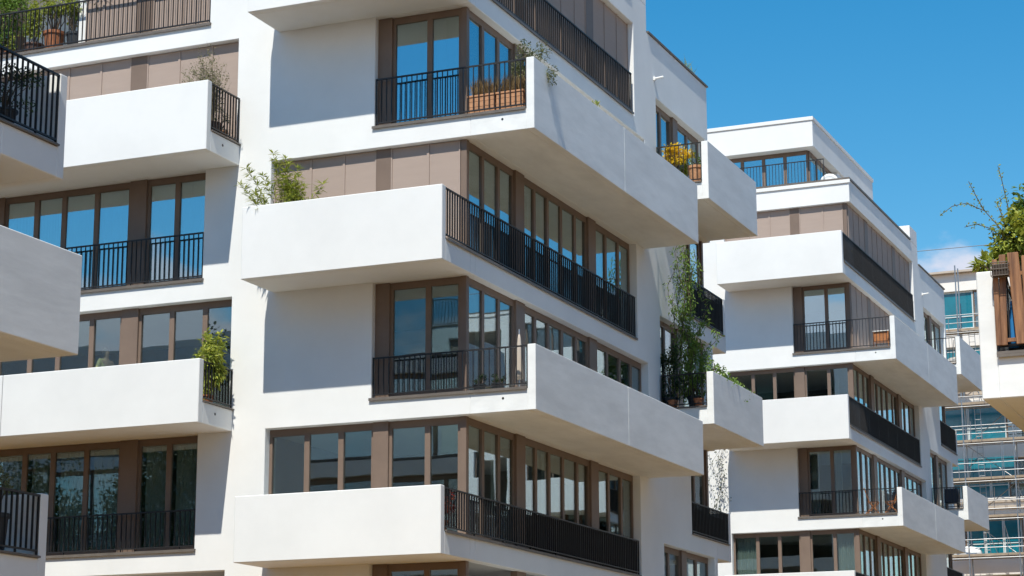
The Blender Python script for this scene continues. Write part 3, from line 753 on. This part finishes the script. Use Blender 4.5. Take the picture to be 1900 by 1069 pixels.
E_ = empty('side_table', (.62, 35.2, 1.08+9+.49), 'small red-brown table with pale top on the upper far corner balcony', 'table')
q = MB(); q.box(-.3, .3, -.25, .25, .66, .69); q.build('tabletop', 'white_paint', E_)
q = MB(); q.box(-.26, .26, -.2, .2, .3, .64); q.build('shelf_box', 'wood_orange', E_)
for a in (-.27, .27):
    for b in (-.22, .22): q = MB(); q.box(a-.02, a+.02, b-.02, b+.02, 0, .655); q.build('leg', 'wood_orange', E_)
E_ = empty('satellite_dish', (-1.35, 36.1, 16.95), 'round white dish with a red centre mark on the rooftop terrace', 'dish')
q = MB(); n = 28; q.v.append((0, 0, .35))
for rr_ in (.15, .28, .38):
    for k in range(n): a = 2*math.pi*k/n; q.v.append((rr_*math.cos(a), -.35*rr_*rr_, .35+rr_*math.sin(a)))
for k in range(n): q.f.append((0, 1+k, 1+(k+1) % n))
for j in range(2):
    for k in range(n): q.f.append((1+j*n+k, 1+j*n+(k+1) % n, 1+(j+1)*n+(k+1) % n, 1+(j+1)*n+k))
o = q.build('reflector', 'white_paint', E_, recalc=False, smooth=True); mm = o.modifiers.new('solid', 'SOLIDIFY'); mm.thickness = .02
q = MB(); q.tube([(0, -.06, .35), (0, -.04, .35)], .06, 14); q.tube([(0, .0, .12), (0, -.3, .33)], .012, 6); q.build('feed_arm', 'red_paint', E_)
q = MB(); q.tube([(0, .04, -.4), (0, .04, .35)], .025, 8); q.build('mast', 'steel', E_)
E_ = empty('barbecue', (.55, 34.46+12.5, 1.08+4.45+.49), 'dark covered box standing on the small far side balcony', 'barbecue')
q = MB(); q.box(-.28, .28, -.25, .25, .25, .85); q.build('cover', 'plastic_dark', E_, .04)
for a in (-.24, .24): q = MB(); q.box(a-.02, a+.02, -.2, .2, 0, .249); q.build('leg', 'rail', E_)
shrub('potted_plant', (-.55, 34.55, 1.08+12.49), 'small leafy plant behind the railing corner of the top far balcony', (.25, .25, .5), 300, .08, .04, 'leaf_olive', 91, 'pot_dark', (.12, .16, .2), clumps=8)
r = random.Random(92)
E_ = empty('climbing_plant', (-5.55, 34.36, 4.8), 'thin climber with small dark leaves on the white wall of the far house', 'plant'); q = MB(); q2 = MB()
for i in range(5):
    pts = [(r.uniform(-.3, .3), -.06, -1)]
    for k in range(1, 8): pts.append((pts[0][0]+.08*k*r.uniform(-.6, 1), -.06, -1+k*.5))
    q2.tube(pts, .006, 3, cap=False)
    for k in range(55):
        t = r.random()*6.99; a = int(t); p = Vector(pts[a]).lerp(Vector(pts[a+1]), t-a)+Vector((r.uniform(-.12, .12), -abs(r.gauss(0, .08)), r.uniform(-.1, .1)))
        q.leaf(p, rdir(r)+Vector((0, 0, -.6)), .09, .045, rdir(r))
q.build('foliage', 'leaf_dark', E_, recalc=False); q2.build('stem', 'bark', E_)

# ------------------------------------------------------------------ right edge balcony: boards, basket, plants
E_ = empty('wood_screen', (14.3, -17.27, .17), 'screen of upright reddish wooden boards fixed to the railing of the right edge balcony', 'screen')
for i, (x, wv, h, tl) in enumerate(((-.462, .055, .98, 0), (-.402, .072, 1.03, .012), (-.282, .12, 1.04, -.02), (-.155, .07, 1.0, 0), (-.08, .11, 1.05, 0), (.035, .11, 1.02, 0), (.15, .11, 1.05, 0))):
    q = MB(); t = .015*(i % 2); q.box(x, x+wv, t, t+.022, .05, h)
    q.v = [(a+(tl if c > .5 else -tl*1.5), b, c) for a, b, c in q.v]
    q.build('board', 'wood', E_, .006)
for z in (.09, .80): q = MB(); q.box(-.465, .3, .04, .07, z, z+.04); q.build('crossbar', 'wood', E_)
q = MB(); pts = []
r = random.Random(110)
for i in range(7):
    z = .0+.5*i/6; w_ = .055-.045*i/6
    for k in range(8): a = 2*math.pi*k/8; q.v.append((13.99+w_*(1+.3*math.sin(3*a))*math.cos(a), -17.1+.04*math.sin(a)*w_/.05, .22+z))
for i in range(6):
    for k in range(8): q.f.append((i*8+k, i*8+(k+1) % 8, (i+1)*8+(k+1) % 8, (i+1)*8+k))
q.f.append(tuple(range(8))[::-1]); q.f.append(tuple(48+k for k in range(8)))
tag(q.build('folded_parasol', 'blue_cloth', None, smooth=True), 'folded bright blue cloth parasol between the wooden boards', 'parasol')
E_ = empty('hanging_basket', (13.93, -17.34, .95), 'small dark wire basket planter hooked on the right edge railing', 'planter')
q = MB()
for z in (0, .07, .14):
    q.tube([(-.09, -.04, z), (.09, -.04, z), (.09, .06, z), (-.09, .06, z), (-.09, -.04, z)], .005, 4)
for k in range(7): q.tube([(-.09+.03*k, -.04, 0), (-.09+.03*k, -.04, .14)], .003, 4)
q.build('wire_frame', 'sill', E_); q = MB(); q.box(-.08, .08, -.03, .05, 0, .12); q.build('soil_block', 'soil', E_)
shrub('shrub', (14.02, -16.72, .17), 'large yellow-green leafy bush crowning the right edge balcony', (.30, .26, .36), 2200, .08, .048, 'leaf_yellowgreen', 111, 'pot_dark', (.14, .18, .5), clumps=26, cz=1.32, spread=.45)
shrub('shrub', (14.22, -16.6, .17), 'darker green leafy bush at the very right edge, reaching the highest', (.2, .22, .55), 1600, .075, .045, 'leaf_green', 112, 'pot_dark', (.12, .16, .5), clumps=18, cz=1.62, spread=.4)
shrub('shrub', (13.78, -17.02, 1.0), 'low spray of long green leaves spilling over the right edge parapet', (.17, .12, .08), 220, .11, .045, 'leaf_yellowgreen', 113, None, clumps=10, cz=.14)
r = random.Random(114)
E_ = empty('climbing_plant', (13.97, -16.75, .9), 'long bare climbing branches reaching left into the sky from the right edge bush', 'plant'); q = MB(); q2 = MB()
br = [[(0, 0, .3), (-.1, 0, .7), (-.27, 0, .93), (-.46, 0, 1.03), (-.62, 0, 1.02), (-.75, .0, .92)],
      [(-.27, 0, .93), (-.33, 0, 1.05), (-.42, 0, 1.27)],
      [(.05, 0, .5), (-.02, 0, .95), (-.06, 0, 1.25), (-.10, 0, 1.42)],
      [(-.05, 0, .55), (-.2, 0, .72), (-.36, 0, .78), (-.5, 0, .77)],
      [(0, 0, .5), (-.08, 0, .85), (-.13, 0, 1.0), (.0, 0, 1.1)], [(0, 0, .2), (-.16, 0, .45), (-.22, 0, .75)]]
for bi, b in enumerate(br):
    b = [Vector(p)+Vector((0, r.uniform(-.04, .04), 0)) for p in b]
    q2.tube(b, [.006-.0035*i/len(b) for i in range(len(b))], 4, cap=False)
    for k in range((85, 26, 60, 45, 60, 60)[bi]):
        t = r.random()*(len(b)-1.001); a = int(t); p = b[a].lerp(b[a+1], t-a)+rdir(r)*.022
        q.leaf(p, rdir(r), r.uniform(.02, .045), .018, rdir(r))
q.build('foliage', 'leaf_yellowgreen', E_, recalc=False); q2.build('stem', 'bark', E_)

# ------------------------------------------------------------------ person behind the left window
def person(loc, rz):
    E_ = empty('person', loc, 'person in a pale yellow top standing behind the window glass above the middle left balcony', 'person', rz=rz)
    J = {'pel': (0, 0, .95, .15, .11), 'wst': (0, .0, 1.08, .13, .10), 'che': (0, .0, 1.3, .16, .11), 'nek': (0, .01, 1.48, .055, .055), 'hd': (0, -.01, 1.58, .075, .085), 'top': (0, 0, 1.68, .07, .08),
         'shl': (-.17, 0, 1.42, .055, .055), 'ell': (-.27, -.03, 1.16, .042, .042), 'wrl': (-.12, -.24, 1.12, .028, .028), 'hal': (-.05, -.3, 1.16, .03, .02),
         'shr': (.17, 0, 1.42, .055, .055), 'elr': (.27, .0, 1.15, .042, .042), 'wrr': (.26, -.12, .93, .028, .028), 'har': (.25, -.15, .85, .03, .02),
         'hpl': (-.09, 0, .9, .09, .09), 'knl': (-.1, -.01, .5, .055, .055), 'anl': (-.1, 0, .08, .038, .038), 'tol': (-.1, -.15, .03, .035, .03),
         'hpr': (.09, 0, .9, .09, .09), 'knr': (.1, -.01, .5, .055, .055), 'anr': (.1, 0, .08, .038, .038), 'tor': (.1, -.15, .03, .035, .03)}
    K = list(J); ed = [('pel','wst'),('wst','che'),('che','nek'),('nek','hd'),('hd','top'),('che','shl'),('shl','ell'),('ell','wrl'),('wrl','hal'),('che','shr'),('shr','elr'),('elr','wrr'),('wrr','har'),
        ('pel','hpl'),('hpl','knl'),('knl','anl'),('anl','tol'),('pel','hpr'),('hpr','knr'),('knr','anr'),('anr','tor')]
    def skin(name, keys, m, k=1.0):
        me = bpy.data.meshes.new(name); ks = [x for x in K if x in keys]
        me.from_pydata([J[x][:3] for x in ks], [(ks.index(a), ks.index(b)) for a, b in ed if a in ks and b in ks], [])
        o = bpy.data.objects.new(name, me); C.objects.link(o); o.parent = E_; me.materials.append(MT[m])
        o.modifiers.new('skin', 'SKIN'); s_ = o.modifiers.new('sub', 'SUBSURF'); s_.levels = 2; s_.render_levels = 2
        if not me.skin_vertices: 
            pass
        for i, x in enumerate(ks): me.skin_vertices[0].data[i].radius = (J[x][3]*k, J[x][4]*k)
        me.skin_vertices[0].data[0].use_root = True
        return o
    try:
        skin('body', K, 'skin'); skin('shirt', ['wst', 'che', 'shl', 'shr', 'pel', 'ell'], 'yellow_shirt', 1.14)
    except Exception as e: print('skin failed', e)
    q = MB(); q.lathe([(.02, 1.76), (.07, 1.74), (.093, 1.68), (.095, 1.6), (.085, 1.52), (.05, 1.5)][::-1], 0, .025, 14); q.build('hair', 'hair', E_, smooth=True)
    q = MB(); q.lathe([(.01, 1.60), (.014, 1.61), (.004, 1.63)], 0, -.1, 6); q.build('nose', 'skin', E_)
person((-9.35, .52, 3.5), R(70))

print('objects', len(bpy.data.objects))
